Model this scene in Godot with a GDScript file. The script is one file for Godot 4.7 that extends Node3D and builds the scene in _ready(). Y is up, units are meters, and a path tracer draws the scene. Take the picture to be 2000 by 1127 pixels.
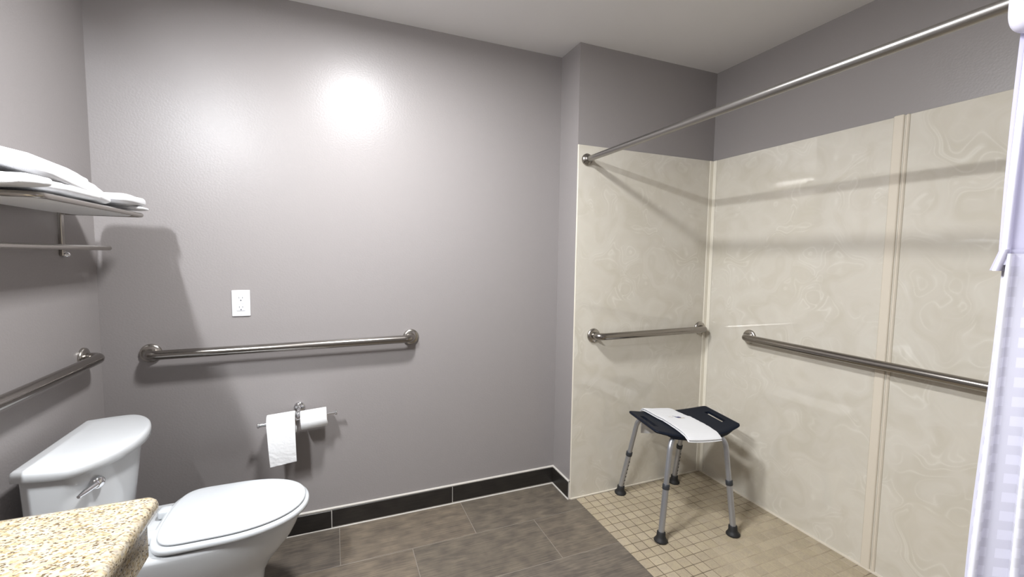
extends Node3D

# ---------------------------------------------------------------- room measures (metres)
const CEIL := 2.44          # ceiling height
const JOG_X := 2.06         # face of the shower's end wall block, seen from the toilet side
const JOG_Z := 0.20         # front of the shower's end wall
const LONG_X := 2.997       # face of the shower's long wall
const PANEL_TOP := 1.925
const NEAR_Z := 2.04        # the shower's other end wall
const FRONT_Z := 3.10       # wall behind the camera

var M := {}
var used := {}
var cam: Camera3D
var rng := RandomNumberGenerator.new()

# ================================================================ _ready
func _ready() -> void:
	rng.seed = 7
	set_camera()
	set_lights()
	make_materials()
	build_shell()
	build_main_floor()
	build_shower_floor()
	build_baseboards()
	build_shower_panels()
	build_ceiling_light()
	build_vanity_light()
	build_toilet()
	build_counter()
	build_grab_bars()
	build_curtain_rod()
	build_curtain()
	build_stool()
	build_stool_towel()
	build_towel_shelf()
	build_shelf_towels()
	build_paper_holder()
	build_outlet()

# ================================================================ camera, environment, light
func set_camera() -> void:
	var yaw := 0.391385
	var pitch := 0.073918
	var roll := 0.014064
	var fwd := Vector3(sin(yaw), 0, -cos(yaw))
	var right := Vector3(cos(yaw), 0, sin(yaw))
	var f2 := fwd * cos(pitch) - Vector3.UP * sin(pitch)
	var u2 := Vector3.UP * cos(pitch) + fwd * sin(pitch)
	var r3 := right * cos(roll) + u2 * sin(roll)
	var u3 := u2 * cos(roll) - right * sin(roll)
	cam = Camera3D.new()
	cam.name = "camera"
	cam.fov = 66.815
	cam.near = 0.02
	cam.far = 30.0
	add_child(cam)
	cam.transform = Transform3D(Basis(r3, u3, -f2), Vector3(0.8602, 1.3386, 2.2249))
	cam.current = true
	var e := Environment.new()
	e.background_mode = Environment.BG_COLOR
	e.background_color = Color(0, 0, 0)
	e.tonemap_mode = Environment.TONE_MAPPER_LINEAR
	e.tonemap_exposure = 1.0
	e.sdfgi_enabled = true
	e.ssao_enabled = true
	e.ssil_enabled = true
	var we := WorldEnvironment.new()
	we.name = "environment"
	we.environment = e
	add_child(we)

const CEIL_LAMP := Vector3(1.02, 2.405, 0.92)
const VANITY_LAMP := Vector3(0.062, 2.27, 1.755)

func set_lights() -> void:
	# flat round lamp on the ceiling: shines down
	var a := AreaLight3D.new()
	a.name = "ceiling_lamp_light"
	a.area_size = Vector2(0.19, 0.19)
	a.light_color = Color(0.985, 0.992, 1.0)
	a.light_energy = 4.9
	a.area_range = 8.0
	a.area_attenuation = 2.0
	a.shadow_enabled = true
	add_child(a)
	a.position = CEIL_LAMP + Vector3(0, -0.012, 0)
	a.rotation = Vector3(-PI / 2, 0, 0)
	# light bar over the vanity on the left wall: five bulbs in a row inside its frosted tube
	for i in 5:
		var b := OmniLight3D.new()
		b.name = "vanity_lamp_light_%d" % i
		b.light_size = 0.024
		b.light_color = Color(0.95, 0.975, 1.0)
		b.light_energy = 0.70
		b.omni_range = 8.0
		b.omni_attenuation = 2.0
		b.shadow_enabled = true
		add_child(b)
		b.position = VANITY_LAMP + Vector3(0, 0, -0.176 + 0.088 * i)

# ================================================================ helpers
func numbered(called: String) -> String:
	if not used.has(called):
		used[called] = 0
		return called
	used[called] += 1
	return "%s_%03d" % [called, used[called]]

func thing(called: String, label: String, category: String, at := Vector3.ZERO, group := "") -> Node3D:
	var o := Node3D.new()
	o.name = numbered(called)
	add_child(o)
	o.position = at
	o.set_meta("label", label)
	o.set_meta("category", category)
	if group != "":
		o.set_meta("group", group)
	return o

func struct(called: String, label: String, category: String) -> Node3D:
	var o := thing(called, label, category)
	o.set_meta("kind", "structure")
	return o

func begin() -> SurfaceTool:
	var st := SurfaceTool.new()
	st.begin(Mesh.PRIMITIVE_TRIANGLES)
	return st

func mesh_of(st: SurfaceTool, m: Material) -> ArrayMesh:
	st.generate_normals()
	st.index()
	var me := st.commit()
	me.surface_set_material(0, m)
	return me

func put(called: String, st: SurfaceTool, m: Material, parent: Node, label := "") -> MeshInstance3D:
	return put_mesh(called, mesh_of(st, m), parent, label)

func put_mesh(called: String, me: Mesh, parent: Node, label := "") -> MeshInstance3D:
	var o := MeshInstance3D.new()
	o.name = called
	o.mesh = me
	o.cast_shadow = GeometryInstance3D.SHADOW_CASTING_SETTING_ON
	parent.add_child(o, true)
	if label != "":
		o.set_meta("label", label)
	return o

# triangles of one closed shell, turned so that they face outwards (clockwise)
func shell(st: SurfaceTool, t: PackedVector3Array, groups: PackedInt32Array) -> void:
	var c := Vector3.ZERO
	for v in t:
		c += v
	c /= t.size()
	var vol := 0.0
	for i in range(0, t.size(), 3):
		vol += (t[i] - c).dot((t[i + 1] - c).cross(t[i + 2] - c))
	var flip := vol > 0.0
	for i in range(0, t.size(), 3):
		st.set_smooth_group(groups[i / 3])
		st.add_vertex(t[i])
		st.add_vertex(t[i + 2] if flip else t[i + 1])
		st.add_vertex(t[i + 1] if flip else t[i + 2])

# rings of equal size joined into a tube; groups: 0.. smooth, 4294967295 flat
const FLAT := -1
func loft(st: SurfaceTool, rings: Array, group := 0, cap_group := -1, closed := false, caps := true) -> void:
	var t := PackedVector3Array()
	var g := PackedInt32Array()
	var n: int = rings[0].size()
	var k := rings.size()
	for i in (k if closed else k - 1):
		var a: PackedVector3Array = rings[i]
		var b: PackedVector3Array = rings[(i + 1) % k]
		for j in n:
			var j2 := (j + 1) % n
			if a[j].distance_squared_to(a[j2]) > 1e-14:
				t.append_array([a[j], a[j2], b[j2]])
				g.append(group)
			if b[j].distance_squared_to(b[j2]) > 1e-14:
				t.append_array([a[j], b[j2], b[j]])
				g.append(group)
	if caps and not closed:
		for e in 2:
			var r: PackedVector3Array = rings[0] if e == 0 else rings[k - 1]
			var c := Vector3.ZERO
			for v in r:
				c += v
			c /= n
			for j in n:
				var j2 := (j + 1) % n
				if e == 0:
					t.append_array([c, r[j2], r[j]])
				else:
					t.append_array([c, r[j], r[j2]])
				g.append(cap_group)
	shell(st, t, g)

# box with chamfered edges
func box(st: SurfaceTool, c: Vector3, s: Vector3, b := 0.002) -> void:
	var h := s / 2
	b = minf(b, minf(h.x, minf(h.y, h.z)) * 0.9)
	var rings := []
	for q in [[-h.y, b], [-h.y + b, 0.0], [h.y - b, 0.0], [h.y, b]]:
		var y: float = q[0]
		var i: float = q[1]
		var x := h.x - i
		var z := h.z - i
		rings.append(PackedVector3Array([c + Vector3(-x + b, y, -z), c + Vector3(x - b, y, -z), c + Vector3(x, y, -z + b), c + Vector3(x, y, z - b),
			c + Vector3(x - b, y, z), c + Vector3(-x + b, y, z), c + Vector3(-x, y, z - b), c + Vector3(-x, y, -z + b)]))
	loft(st, rings, FLAT)

func plain_box(st: SurfaceTool, a: Vector3, b: Vector3) -> void:
	var lo := Vector3(minf(a.x, b.x), minf(a.y, b.y), minf(a.z, b.z))
	var hi := Vector3(maxf(a.x, b.x), maxf(a.y, b.y), maxf(a.z, b.z))
	var rings := []
	for y in [lo.y, hi.y]:
		rings.append(PackedVector3Array([Vector3(lo.x, y, lo.z), Vector3(hi.x, y, lo.z), Vector3(hi.x, y, hi.z), Vector3(lo.x, y, hi.z)]))
	loft(st, rings, FLAT)

# tube along a path; radii: one number or one for each point
func tube(st: SurfaceTool, path: PackedVector3Array, radius, n := 20, closed := false) -> void:
	var rings := []
	var k := path.size()
	var t0 := (path[1] - path[0]).normalized()
	var side := t0.cross(Vector3.UP)
	if side.length() < 0.1:
		side = t0.cross(Vector3.RIGHT)
	side = side.normalized()
	for i in k:
		var a := path[maxi(i - 1, 0)] if not closed else path[(i - 1 + k) % k]
		var b := path[mini(i + 1, k - 1)] if not closed else path[(i + 1) % k]
		var t := (b - a).normalized()
		side = (side - t * side.dot(t)).normalized()
		var up := t.cross(side)
		var r: float = radius[i] if radius is Array else radius
		var ring := PackedVector3Array()
		for j in n:
			var w := TAU * j / n
			ring.append(path[i] + (side * cos(w) + up * sin(w)) * r)
		rings.append(ring)
	loft(st, rings, 0, FLAT, closed)

# profile of [radius, distance along axis] turned about an axis
func lathe(st: SurfaceTool, at: Vector3, axis: Vector3, profile: Array, n := 28) -> void:
	axis = axis.normalized()
	var side := axis.cross(Vector3.UP)
	if side.length() < 0.1:
		side = axis.cross(Vector3.RIGHT)
	side = side.normalized()
	var up := axis.cross(side)
	var rings := []
	for q in profile:
		var ring := PackedVector3Array()
		for j in n:
			var w := TAU * j / n
			ring.append(at + axis * float(q[1]) + (side * cos(w) + up * sin(w)) * float(q[0]))
		rings.append(ring)
	loft(st, rings, 0, FLAT)

# corners of a path rounded by arcs (quadratic) of size r
func rounded(pts: Array, r: float, n := 8) -> PackedVector3Array:
	var out := PackedVector3Array([pts[0]])
	for i in range(1, pts.size() - 1):
		var p: Vector3 = pts[i]
		var a: Vector3 = p + (pts[i - 1] - p).normalized() * r
		var b: Vector3 = p + (pts[i + 1] - p).normalized() * r
		for k in n + 1:
			var t := float(k) / n
			out.append(a.lerp(p, t).lerp(p.lerp(b, t), t))
	out.append(pts[pts.size() - 1])
	return out

# a slab laid over a (u, v) grid: top and bottom follow mapping; cells left out are holes
func sheet(st: SurfaceTool, us: PackedFloat64Array, vs: PackedFloat64Array, present: Callable, top: Callable, bottom: Callable) -> void:
	var t := PackedVector3Array()
	var g := PackedInt32Array()
	var nu := us.size() - 1
	var nv := vs.size() - 1
	for i in nu:
		for j in nv:
			if not present.call(i, j):
				continue
			var c := [[i, j], [i + 1, j], [i + 1, j + 1], [i, j + 1]]
			var a := []
			var b := []
			for q in c:
				a.append(top.call(us[q[0]], vs[q[1]]))
				b.append(bottom.call(us[q[0]], vs[q[1]]))
			t.append_array([a[0], a[1], a[2], a[0], a[2], a[3]])
			t.append_array([b[0], b[2], b[1], b[0], b[3], b[2]])
			g.append_array([0, 0, 1, 1])
			var nb := [[i, j - 1], [i + 1, j], [i, j + 1], [i - 1, j]]
			for s in 4:
				var ni: int = nb[s][0]
				var nj: int = nb[s][1]
				if ni >= 0 and nj >= 0 and ni < nu and nj < nv and present.call(ni, nj):
					continue
				var s2 := (s + 1) % 4
				t.append_array([a[s], b[s], b[s2], a[s], b[s2], a[s2]])
				g.append_array([2, 2])
	shell(st, t, g)

func steps(a: float, b: float, n: int) -> PackedFloat64Array:
	var o := PackedFloat64Array()
	for i in n + 1:
		o.append(a + (b - a) * i / n)
	return o

# soft pillow-like block (superellipsoid) with a little noise
func pillow(st: SurfaceTool, c: Vector3, h: Vector3, e1 := 0.35, e2 := 0.3, noise: FastNoiseLite = null, amp := 0.0, shape = null) -> void:
	var rings := []
	var nu := 28
	var nv := 44
	for i in range(1, nu):
		var ph := -PI / 2 + PI * i / nu
		var ring := PackedVector3Array()
		for j in nv:
			var th := TAU * j / nv
			var cp := pow(absf(cos(ph)), e1)
			var q := Vector3(signf(cos(th)) * pow(absf(cos(th)), e2) * cp, signf(sin(ph)) * pow(absf(sin(ph)), e1), signf(sin(th)) * pow(absf(sin(th)), e2) * cp)
			var v := c + q * h
			if noise:
				v += q.normalized() * noise.get_noise_3dv(v * 100.0) * amp
			if shape != null:
				v = shape.call(v)
			ring.append(v)
		rings.append(ring)
	loft(st, rings, 0, 0)

# ================================================================ materials
func mat(c: Color, rough: float, metal := 0.0, spec := 0.5) -> StandardMaterial3D:
	var m := StandardMaterial3D.new()
	m.albedo_color = c
	m.roughness = rough
	m.metallic = metal
	m.metallic_specular = spec
	return m

func noise_of(type: int, freq: float, seed_: int, octaves := 3) -> FastNoiseLite:
	var n := FastNoiseLite.new()
	n.noise_type = type
	n.frequency = freq
	n.seed = seed_
	n.fractal_octaves = octaves
	return n

func tri(m: StandardMaterial3D, per_metre: float) -> void:
	m.uv1_triplanar = true
	m.uv1_world_triplanar = true
	m.uv1_scale = Vector3.ONE * per_metre

func relief(m: StandardMaterial3D, freq: float, seed_: int, cm: float, size := 512, octaves := 2) -> void:
	var img := noise_of(FastNoiseLite.TYPE_SIMPLEX_SMOOTH, freq, seed_, octaves).get_seamless_image(size, size)
	m.heightmap_enabled = true
	m.heightmap_texture = ImageTexture.create_from_image(img)
	m.heightmap_scale = cm

# value on a wrapped square, so that the texture tiles
func wrap_noise(n: FastNoiseLite, x: float, y: float, size: float) -> float:
	var ax := TAU * x / size
	var ay := TAU * y / size
	var r := size / TAU
	return n.get_noise_3d(cos(ax) * r + 300.0 * sin(ay), sin(ax) * r + 300.0 * cos(ay), r * sin(ay) + r * 0.7 * cos(ay))

func marble_texture() -> ImageTexture:
	var s := 768
	var img := Image.create(s, s, false, Image.FORMAT_RGB8)
	var warp_img := noise_of(FastNoiseLite.TYPE_SIMPLEX_SMOOTH, 0.008, 11, 2).get_seamless_image(s, s)
	var warp_img2 := noise_of(FastNoiseLite.TYPE_SIMPLEX_SMOOTH, 0.008, 12, 2).get_seamless_image(s, s)
	var vein := noise_of(FastNoiseLite.TYPE_SIMPLEX_SMOOTH, 0.007, 13, 1).get_seamless_image(s, s)
	var cloud := noise_of(FastNoiseLite.TYPE_SIMPLEX_SMOOTH, 0.006, 14, 4).get_seamless_image(s, s)
	var patch := noise_of(FastNoiseLite.TYPE_SIMPLEX_SMOOTH, 0.007, 15, 2).get_seamless_image(s, s)
	var base := Color8(202, 196, 184)
	for y in s:
		for x in s:
			var wx := warp_img.get_pixel(x, y).r - 0.5
			var wy := warp_img2.get_pixel(x, y).r - 0.5
			var sx := posmod(x + int(wx * 190.0), s)
			var sy := posmod(y + int(wy * 190.0), s)
			var v := vein.get_pixel(sx, sy).r
			var line := pow(1.0 - absf(sin(v * 14.0)), 2.6)
			var p := smoothstep(0.45, 0.85, patch.get_pixel(sx, y).r)
			var c := cloud.get_pixel(sx, sy).r - 0.5
			var col := base
			col = col.lerp(Color8(186, 179, 162), clampf(c * 1.3, 0.0, 1.0) * 0.75)
			col = col.lerp(Color8(213, 209, 199), clampf(-c * 1.3, 0.0, 1.0) * 0.75)
			col = col.lerp(Color8(228, 225, 216), line * (0.05 + 0.42 * p))
			img.set_pixel(x, y, col)
	return ImageTexture.create_from_image(img)

func streak_texture(base: Color, amount: float, seed_: int, along := 0.0016, across := 0.05) -> ImageTexture:
	var s := 512
	var img := Image.create(s, s, false, Image.FORMAT_RGB8)
	var n := noise_of(FastNoiseLite.TYPE_SIMPLEX_SMOOTH, 1.0, seed_, 3)
	var n2 := noise_of(FastNoiseLite.TYPE_SIMPLEX_SMOOTH, 0.012, seed_ + 3, 3)
	for y in s:
		for x in s:
			# mirrored along both axes, so that it tiles
			var mx := absf(x - s / 2.0)
			var my := absf(y - s / 2.0)
			var v := n.get_noise_2d(mx * along * 6.0, my * across * 3.0) * 0.6 + n2.get_noise_2d(mx, my) * 0.4
			var f := 1.0 + v * amount
			img.set_pixel(x, y, Color(base.r * f, base.g * f, base.b * f * (1.0 - 0.04 * v)))
	return ImageTexture.create_from_image(img)

func granite_texture() -> ImageTexture:
	var s := 768
	var img := Image.create(s, s, false, Image.FORMAT_RGB8)
	var cells := FastNoiseLite.new()
	cells.noise_type = FastNoiseLite.TYPE_CELLULAR
	cells.cellular_return_type = FastNoiseLite.RETURN_CELL_VALUE
	cells.cellular_jitter = 1.0
	cells.frequency = 0.095
	cells.seed = 5
	cells.fractal_type = FastNoiseLite.FRACTAL_NONE
	cells.domain_warp_enabled = true
	cells.domain_warp_amplitude = 8.0
	cells.domain_warp_frequency = 0.05
	var small: FastNoiseLite = cells.duplicate()
	small.frequency = 0.20
	small.seed = 9
	var tone := noise_of(FastNoiseLite.TYPE_SIMPLEX_SMOOTH, 0.02, 21, 3)
	for y in s:
		for x in s:
			var a := cells.get_noise_2d(x * 0.8, y * 1.25) * 0.5 + 0.5
			var b := small.get_noise_2d(x * 0.75, y * 1.3) * 0.5 + 0.5
			var c := Color8(221, 209, 184)
			if a < 0.16:
				c = Color8(214, 199, 168)
			elif a < 0.24:
				c = Color8(207, 186, 146)
			elif a < 0.46:
				c = Color8(228, 220, 202)
			elif a < 0.60:
				c = Color8(216, 208, 193)
			elif a < 0.68:
				c = Color8(201, 194, 182)
			if b < 0.10:
				c = Color8(112, 96, 76)
			elif b < 0.155:
				c = Color8(158, 138, 110)
			elif b > 0.95:
				c = Color8(184, 162, 124)
			var t := tone.get_noise_2d(x, y) * 0.10
			img.set_pixel(x, y, Color(c.r * (1.0 + t), c.g * (1.0 + t), c.b * (1.0 + t * 0.8)))
	return ImageTexture.create_from_image(img)

func waffle_texture() -> ImageTexture:
	var s := 64
	var img := Image.create(s, s, false, Image.FORMAT_RGB8)
	for y in s:
		for x in s:
			var inside: bool = x > 8 and x < 52 and y > 10 and y < 44
			var weave := 0.006 * float((x + y) % 2)
			var v := (0.945 if inside else 0.895) + weave
			img.set_pixel(x, y, Color(v * 0.985, v * 0.98, v * 1.02))
	return ImageTexture.create_from_image(img)

func make_materials() -> void:
	var w := mat(Color8(142, 137, 136), 0.36, 0.0, 0.42)
	tri(w, 3.0)
	relief(w, 0.06, 3, 0.020)
	M.wall = w
	var c := mat(Color8(232, 231, 231), 0.75)
	tri(c, 2.0)
	relief(c, 0.06, 4, 0.015)
	M.ceiling = c
	var p := mat(Color.WHITE, 0.03, 0.0, 0.65)
	p.albedo_texture = marble_texture()
	tri(p, 0.62)
	M.panel = p
	M.panel_trim = mat(Color8(224, 218, 204), 0.14)
	M.panel_strip = mat(Color8(208, 199, 184), 0.25)
	M.caulk = mat(Color8(214, 206, 192), 0.5)
	M.white_caulk = mat(Color8(192, 187, 180), 0.55)
	M.floor_tile = []
	for i in 4:
		var f := mat(Color.WHITE, 0.42)
		f.albedo_texture = streak_texture([Color8(104, 95, 84), Color8(99, 91, 81), Color8(107, 97, 85), Color8(101, 93, 84)][i], 0.36, 30 + i)
		tri(f, 1.6)
		f.uv1_offset = Vector3(0.13 * i, 0.31 * i, 0.07 * i)
		M.floor_tile.append(f)
	M.floor_grout = mat(Color8(134, 126, 116), 0.8)
	M.base_tile = mat(Color8(46, 43, 41), 0.35)
	M.base_tile.albedo_texture = streak_texture(Color8(215, 213, 210), 0.25, 44)
	tri(M.base_tile, 1.6)
	var speck := streak_texture(Color8(245, 243, 240), 0.12, 61, 0.02, 0.02)
	M.mosaic = []
	for col in [Color8(175, 163, 142), Color8(172, 160, 138), Color8(178, 166, 145), Color8(170, 158, 137)]:
		var t := mat(col, 0.45)
		t.albedo_texture = speck
		tri(t, 2.3)
		M.mosaic.append(t)
	M.mosaic_grout = mat(Color.WHITE, 0.85)
	M.mosaic_grout.vertex_color_use_as_albedo = true
	M.steel = mat(Color8(176, 171, 165), 0.24, 1.0)
	M.dark_steel = mat(Color8(150, 145, 140), 0.22, 1.0)
	M.rod_steel = mat(Color8(160, 157, 154), 0.30, 1.0)
	M.chrome = mat(Color8(222, 222, 224), 0.06, 1.0)
	M.porcelain = mat(Color8(202, 204, 206), 0.10)
	M.seat_plastic = mat(Color8(203, 206, 209), 0.20)
	M.granite = mat(Color8(192, 190, 187), 0.16)
	M.granite.albedo_texture = granite_texture()
	tri(M.granite, 2.4)
	M.rubber = mat(Color8(26, 26, 27), 0.6)
	M.collar = mat(Color8(44, 47, 52), 0.5)
	M.aluminium = mat(Color8(176, 178, 184), 0.38, 0.85)
	M.stool_plastic = mat(Color8(20, 25, 36), 0.5, 0.0, 0.25)
	relief(M.stool_plastic, 0.12, 71, 0.006, 256)
	tri(M.stool_plastic, 8.0)
	M.dark_hole = mat(Color8(18, 18, 20), 0.7)
	var tw := mat(Color8(218, 218, 220), 0.95)
	tw.rim_enabled = true
	tw.rim = 0.4
	tri(tw, 7.0)
	relief(tw, 0.12, 72, 0.09, 512)
	M.terry = tw
	M.print_navy = mat(Color8(36, 34, 92), 0.9)
	M.print_grey = mat(Color8(196, 190, 184), 0.9)
	M.paper = mat(Color8(226, 226, 227), 0.95)
	tri(M.paper, 6.0)
	relief(M.paper, 0.05, 73, 0.05, 256)
	M.cardboard = mat(Color8(150, 116, 84), 0.9)
	M.plate = mat(Color8(222, 222, 225), 0.3)
	M.plate_face = mat(Color8(212, 213, 218), 0.3)
	M.slot = mat(Color8(70, 72, 78), 0.6)
	var cu := mat(Color.WHITE, 0.85)
	cu.albedo_texture = waffle_texture()
	cu.backlight_enabled = true
	cu.backlight = Color(0.25, 0.25, 0.27)
	cu.rim_enabled = true
	cu.rim = 0.3
	M.curtain_waffle = cu
	var cp := mat(Color8(222, 220, 236), 0.85)
	cp.backlight_enabled = true
	cp.backlight = Color(0.3, 0.3, 0.32)
	M.curtain_plain = cp
	M.lamp_glass = mat(Color8(250, 249, 246), 0.4)
	M.lamp_glass.emission_enabled = true
	M.lamp_glass.emission = Color(1.0, 0.985, 0.96)
	M.lamp_glass.emission_energy_multiplier = 20.0
	M.tube_glass = M.lamp_glass.duplicate()
	M.tube_glass.emission_energy_multiplier = 120.0
	M.lamp_metal = mat(Color8(186, 182, 176), 0.25, 1.0)
	M.lamp_white = mat(Color8(232, 231, 228), 0.5)

# ================================================================ the shell of the room
func slab(called: String, parent: Node, a: Vector3, b: Vector3, m: Material) -> MeshInstance3D:
	var st := begin()
	plain_box(st, a, b)
	return put(called, st, m, parent)

func build_shell() -> void:
	var T := 0.12
	var o := struct("wall_back", "glossy taupe-grey wall behind the toilet paper holder", "wall")
	slab("plaster", o, Vector3(-T, -0.1, -T), Vector3(JOG_X, CEIL + 0.1, 0), M.wall)
	o = struct("wall_left", "taupe-grey wall behind the toilet tank and towel shelf", "wall")
	slab("plaster", o, Vector3(-T, -0.1, 0), Vector3(0, CEIL + 0.1, FRONT_Z), M.wall)
	o = struct("wall_shower_end", "projecting shower end wall, grey paint above a cream marbled panel", "wall")
	slab("plaster", o, Vector3(JOG_X, -0.1, -T), Vector3(LONG_X + 0.006 + T, CEIL + 0.1, JOG_Z - 0.006), M.wall)
	o = struct("wall_right", "long shower wall, dark grey paint above cream marbled panels", "wall")
	slab("plaster", o, Vector3(LONG_X + 0.006, -0.1, JOG_Z - 0.006), Vector3(LONG_X + 0.006 + T, CEIL + 0.1, NEAR_Z), M.wall)
	o = struct("wall_shower_near", "shower end wall beyond the curtain", "wall")
	slab("plaster", o, Vector3(JOG_X, -0.1, NEAR_Z), Vector3(LONG_X + 0.006 + T, CEIL + 0.1, FRONT_Z), M.wall)
	o = struct("wall_front", "taupe-grey wall behind the camera", "wall")
	slab("plaster", o, Vector3(-T, -0.1, FRONT_Z), Vector3(LONG_X + 0.006 + T, CEIL + 0.1, FRONT_Z + T), M.wall)
	o = struct("ceiling", "flat white painted ceiling", "ceiling")
	slab("board", o, Vector3(0, CEIL, 0), Vector3(JOG_X, CEIL + 0.1, FRONT_Z), M.ceiling)
	slab("board", o, Vector3(JOG_X, CEIL, JOG_Z - 0.006), Vector3(LONG_X + 0.006, CEIL + 0.1, NEAR_Z), M.ceiling)

# a tile with chamfered upper edges, 18 triangles
func tile_mesh(w: float, h: float, d: float, b: float, m: Material) -> ArrayMesh:
	var rings := []
	for q in [[-h, 0.0], [-b, 0.0], [0.0, b]]:
		var x := w / 2 - float(q[1])
		var z := d / 2 - float(q[1])
		rings.append(PackedVector3Array([Vector3(-x, q[0], -z), Vector3(x, q[0], -z), Vector3(x, q[0], z), Vector3(-x, q[0], z)]))
	var st := begin()
	loft(st, rings, FLAT)
	return mesh_of(st, m)

const EDGE_X := 2.0955      # where the grey floor meets the shower mosaic

func build_main_floor() -> void:
	var o := struct("floor", "dark grey-brown plank-like floor tiles laid in offset rows", "floor")
	slab("grout_bed", o, Vector3(0, -0.1, 0), Vector3(JOG_X, -0.0012, FRONT_Z), M.floor_grout)
	slab("grout_bed", o, Vector3(JOG_X, -0.1, JOG_Z - 0.006), Vector3(EDGE_X, -0.0012, NEAR_Z), M.floor_grout)
	var gap := 0.0032
	var row := 0
	var z0 := -0.008
	var k := 0
	while z0 < FRONT_Z:
		var z1 := z0 + 0.3045
		var x0 := 0.2645 - 0.6115 if row % 2 == 0 else -0.0405
		while x0 < EDGE_X:
			var x1 := x0 + 0.6115
			var right := EDGE_X if z0 > JOG_Z - 0.01 and z1 < NEAR_Z else JOG_X
			var ax := maxf(x0 + gap / 2, 0.0)
			var bx := minf(x1 - gap / 2, right)
			var az := maxf(z0 + gap / 2, 0.0)
			var bz := minf(z1 - gap / 2, FRONT_Z)
			if bx - ax > 0.02 and bz - az > 0.01:
				var me := tile_mesh(bx - ax, 0.008, bz - az, 0.0008, M.floor_tile[(k * 7 + row * 3) % 4])
				put_mesh("tile", me, o).position = Vector3((ax + bx) / 2, 0, (az + bz) / 2)
				k += 1
			x0 = x1
		z0 = z1
		row += 1
	# narrow pieces in front of the shower's end wall
	put_mesh("tile", tile_mesh(EDGE_X - JOG_X, 0.008, 0.2965 - JOG_Z - 0.004, 0.0008, M.floor_tile[1]), o).position = Vector3((EDGE_X + JOG_X) / 2, 0, (JOG_Z + 0.2965) / 2)

func in_view(q: Vector3) -> bool:
	var l := cam.transform.affine_inverse() * q
	if l.z > -0.05:
		return false
	var f := 563.5 / tan(deg_to_rad(66.815) / 2)
	var u := 1000.0 + f * l.x / -l.z
	var v := 563.5 - f * l.y / -l.z
	return u > -20 and u < 1900 and v > 0 and v < 1147

func build_shower_floor() -> void:
	var o := struct("floor_shower", "beige square mosaic floor of the shower with dark grout", "floor")
	slab("mortar_bed", o, Vector3(EDGE_X, -0.1, JOG_Z - 0.006), Vector3(LONG_X + 0.006, -0.006, NEAR_Z), M.floor_grout)
	# the grout: dark and soiled towards the dry side and the edges, washed pale in the middle
	var n := noise_of(FastNoiseLite.TYPE_SIMPLEX_SMOOTH, 5.0, 81, 3)
	var st := begin()
	var nx := 60
	var nz := 110
	var x0 := EDGE_X
	var x1 := LONG_X + 0.006
	var z0 := JOG_Z - 0.006
	var z1 := NEAR_Z
	st.set_smooth_group(0)
	for i in nx:
		for j in nz:
			for q in [[0, 0], [1, 0], [1, 1], [0, 0], [1, 1], [0, 1]]:
				var x := lerpf(x0, x1, float(i + q[0]) / nx)
				var z := lerpf(z0, z1, float(j + q[1]) / nz)
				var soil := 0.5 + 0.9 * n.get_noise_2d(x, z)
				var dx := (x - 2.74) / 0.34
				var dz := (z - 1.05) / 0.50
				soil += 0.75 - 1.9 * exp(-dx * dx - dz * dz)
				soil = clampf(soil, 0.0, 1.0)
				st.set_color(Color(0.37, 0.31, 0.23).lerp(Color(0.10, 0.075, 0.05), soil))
				st.add_vertex(Vector3(x, -0.0011, z))
	put("grout", st, M.mosaic_grout, o)
	var pitch := 0.0534
	var gap := 0.0036
	var cells := []
	var x := EDGE_X + 0.0005
	while x < x1 - 0.01:
		var z := JOG_Z + 0.0085
		while z < z1 - 0.01:
			var bx := minf(x + pitch - gap, x1)
			var bz := minf(z + pitch - gap, z1)
			cells.append([Vector3((x + bx) / 2, 0, (z + bz) / 2), bx - x, bz - z])
			z += pitch
		x += pitch
	var from := cam.position
	var seen := cells.filter(func(c): return in_view(c[0]))
	seen.sort_custom(func(a, b): return from.distance_squared_to(a[0]) < from.distance_squared_to(b[0]))
	var single := {}
	for i in mini(300, seen.size()):
		single[seen[i][0]] = true
	var cache := {}
	var rest := begin()
	var count := 0
	for c in cells:
		var at: Vector3 = c[0]
		at.y = rng.randf_range(-0.0003, 0.0003)
		var m: int = rng.randi_range(0, 3)
		if single.has(c[0]):
			var key := "%.4f %.4f %d" % [c[1], c[2], m]
			if not cache.has(key):
				cache[key] = tile_mesh(c[1], 0.006, c[2], 0.0008, M.mosaic[m])
			put_mesh("tile", cache[key], o).position = at
		else:
			var rings := []
			for q in [[-0.006, 0.0], [-0.0008, 0.0], [0.0, 0.0008]]:
				var w := float(c[1]) / 2 - float(q[1])
				var d := float(c[2]) / 2 - float(q[1])
				rings.append(PackedVector3Array([at + Vector3(-w, q[0], -d), at + Vector3(w, q[0], -d), at + Vector3(w, q[0], d), at + Vector3(-w, q[0], d)]))
			loft(rest, rings, FLAT)
			count += 1
	if count > 0:
		var r := put("far_tiles", rest, M.mosaic[0], o)
		r.set_meta("kind", "stuff")
	# bead of sealant round the foot of the panels
	st = begin()
	plain_box(st, Vector3(JOG_X + 0.002, 0, JOG_Z), Vector3(LONG_X, 0.006, JOG_Z + 0.007))
	put("sealant_bead", st, M.caulk, o)
	st = begin()
	plain_box(st, Vector3(LONG_X - 0.008, 0, JOG_Z), Vector3(LONG_X, 0.007, NEAR_Z))
	put("sealant_bead", st, M.caulk, o)

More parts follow.
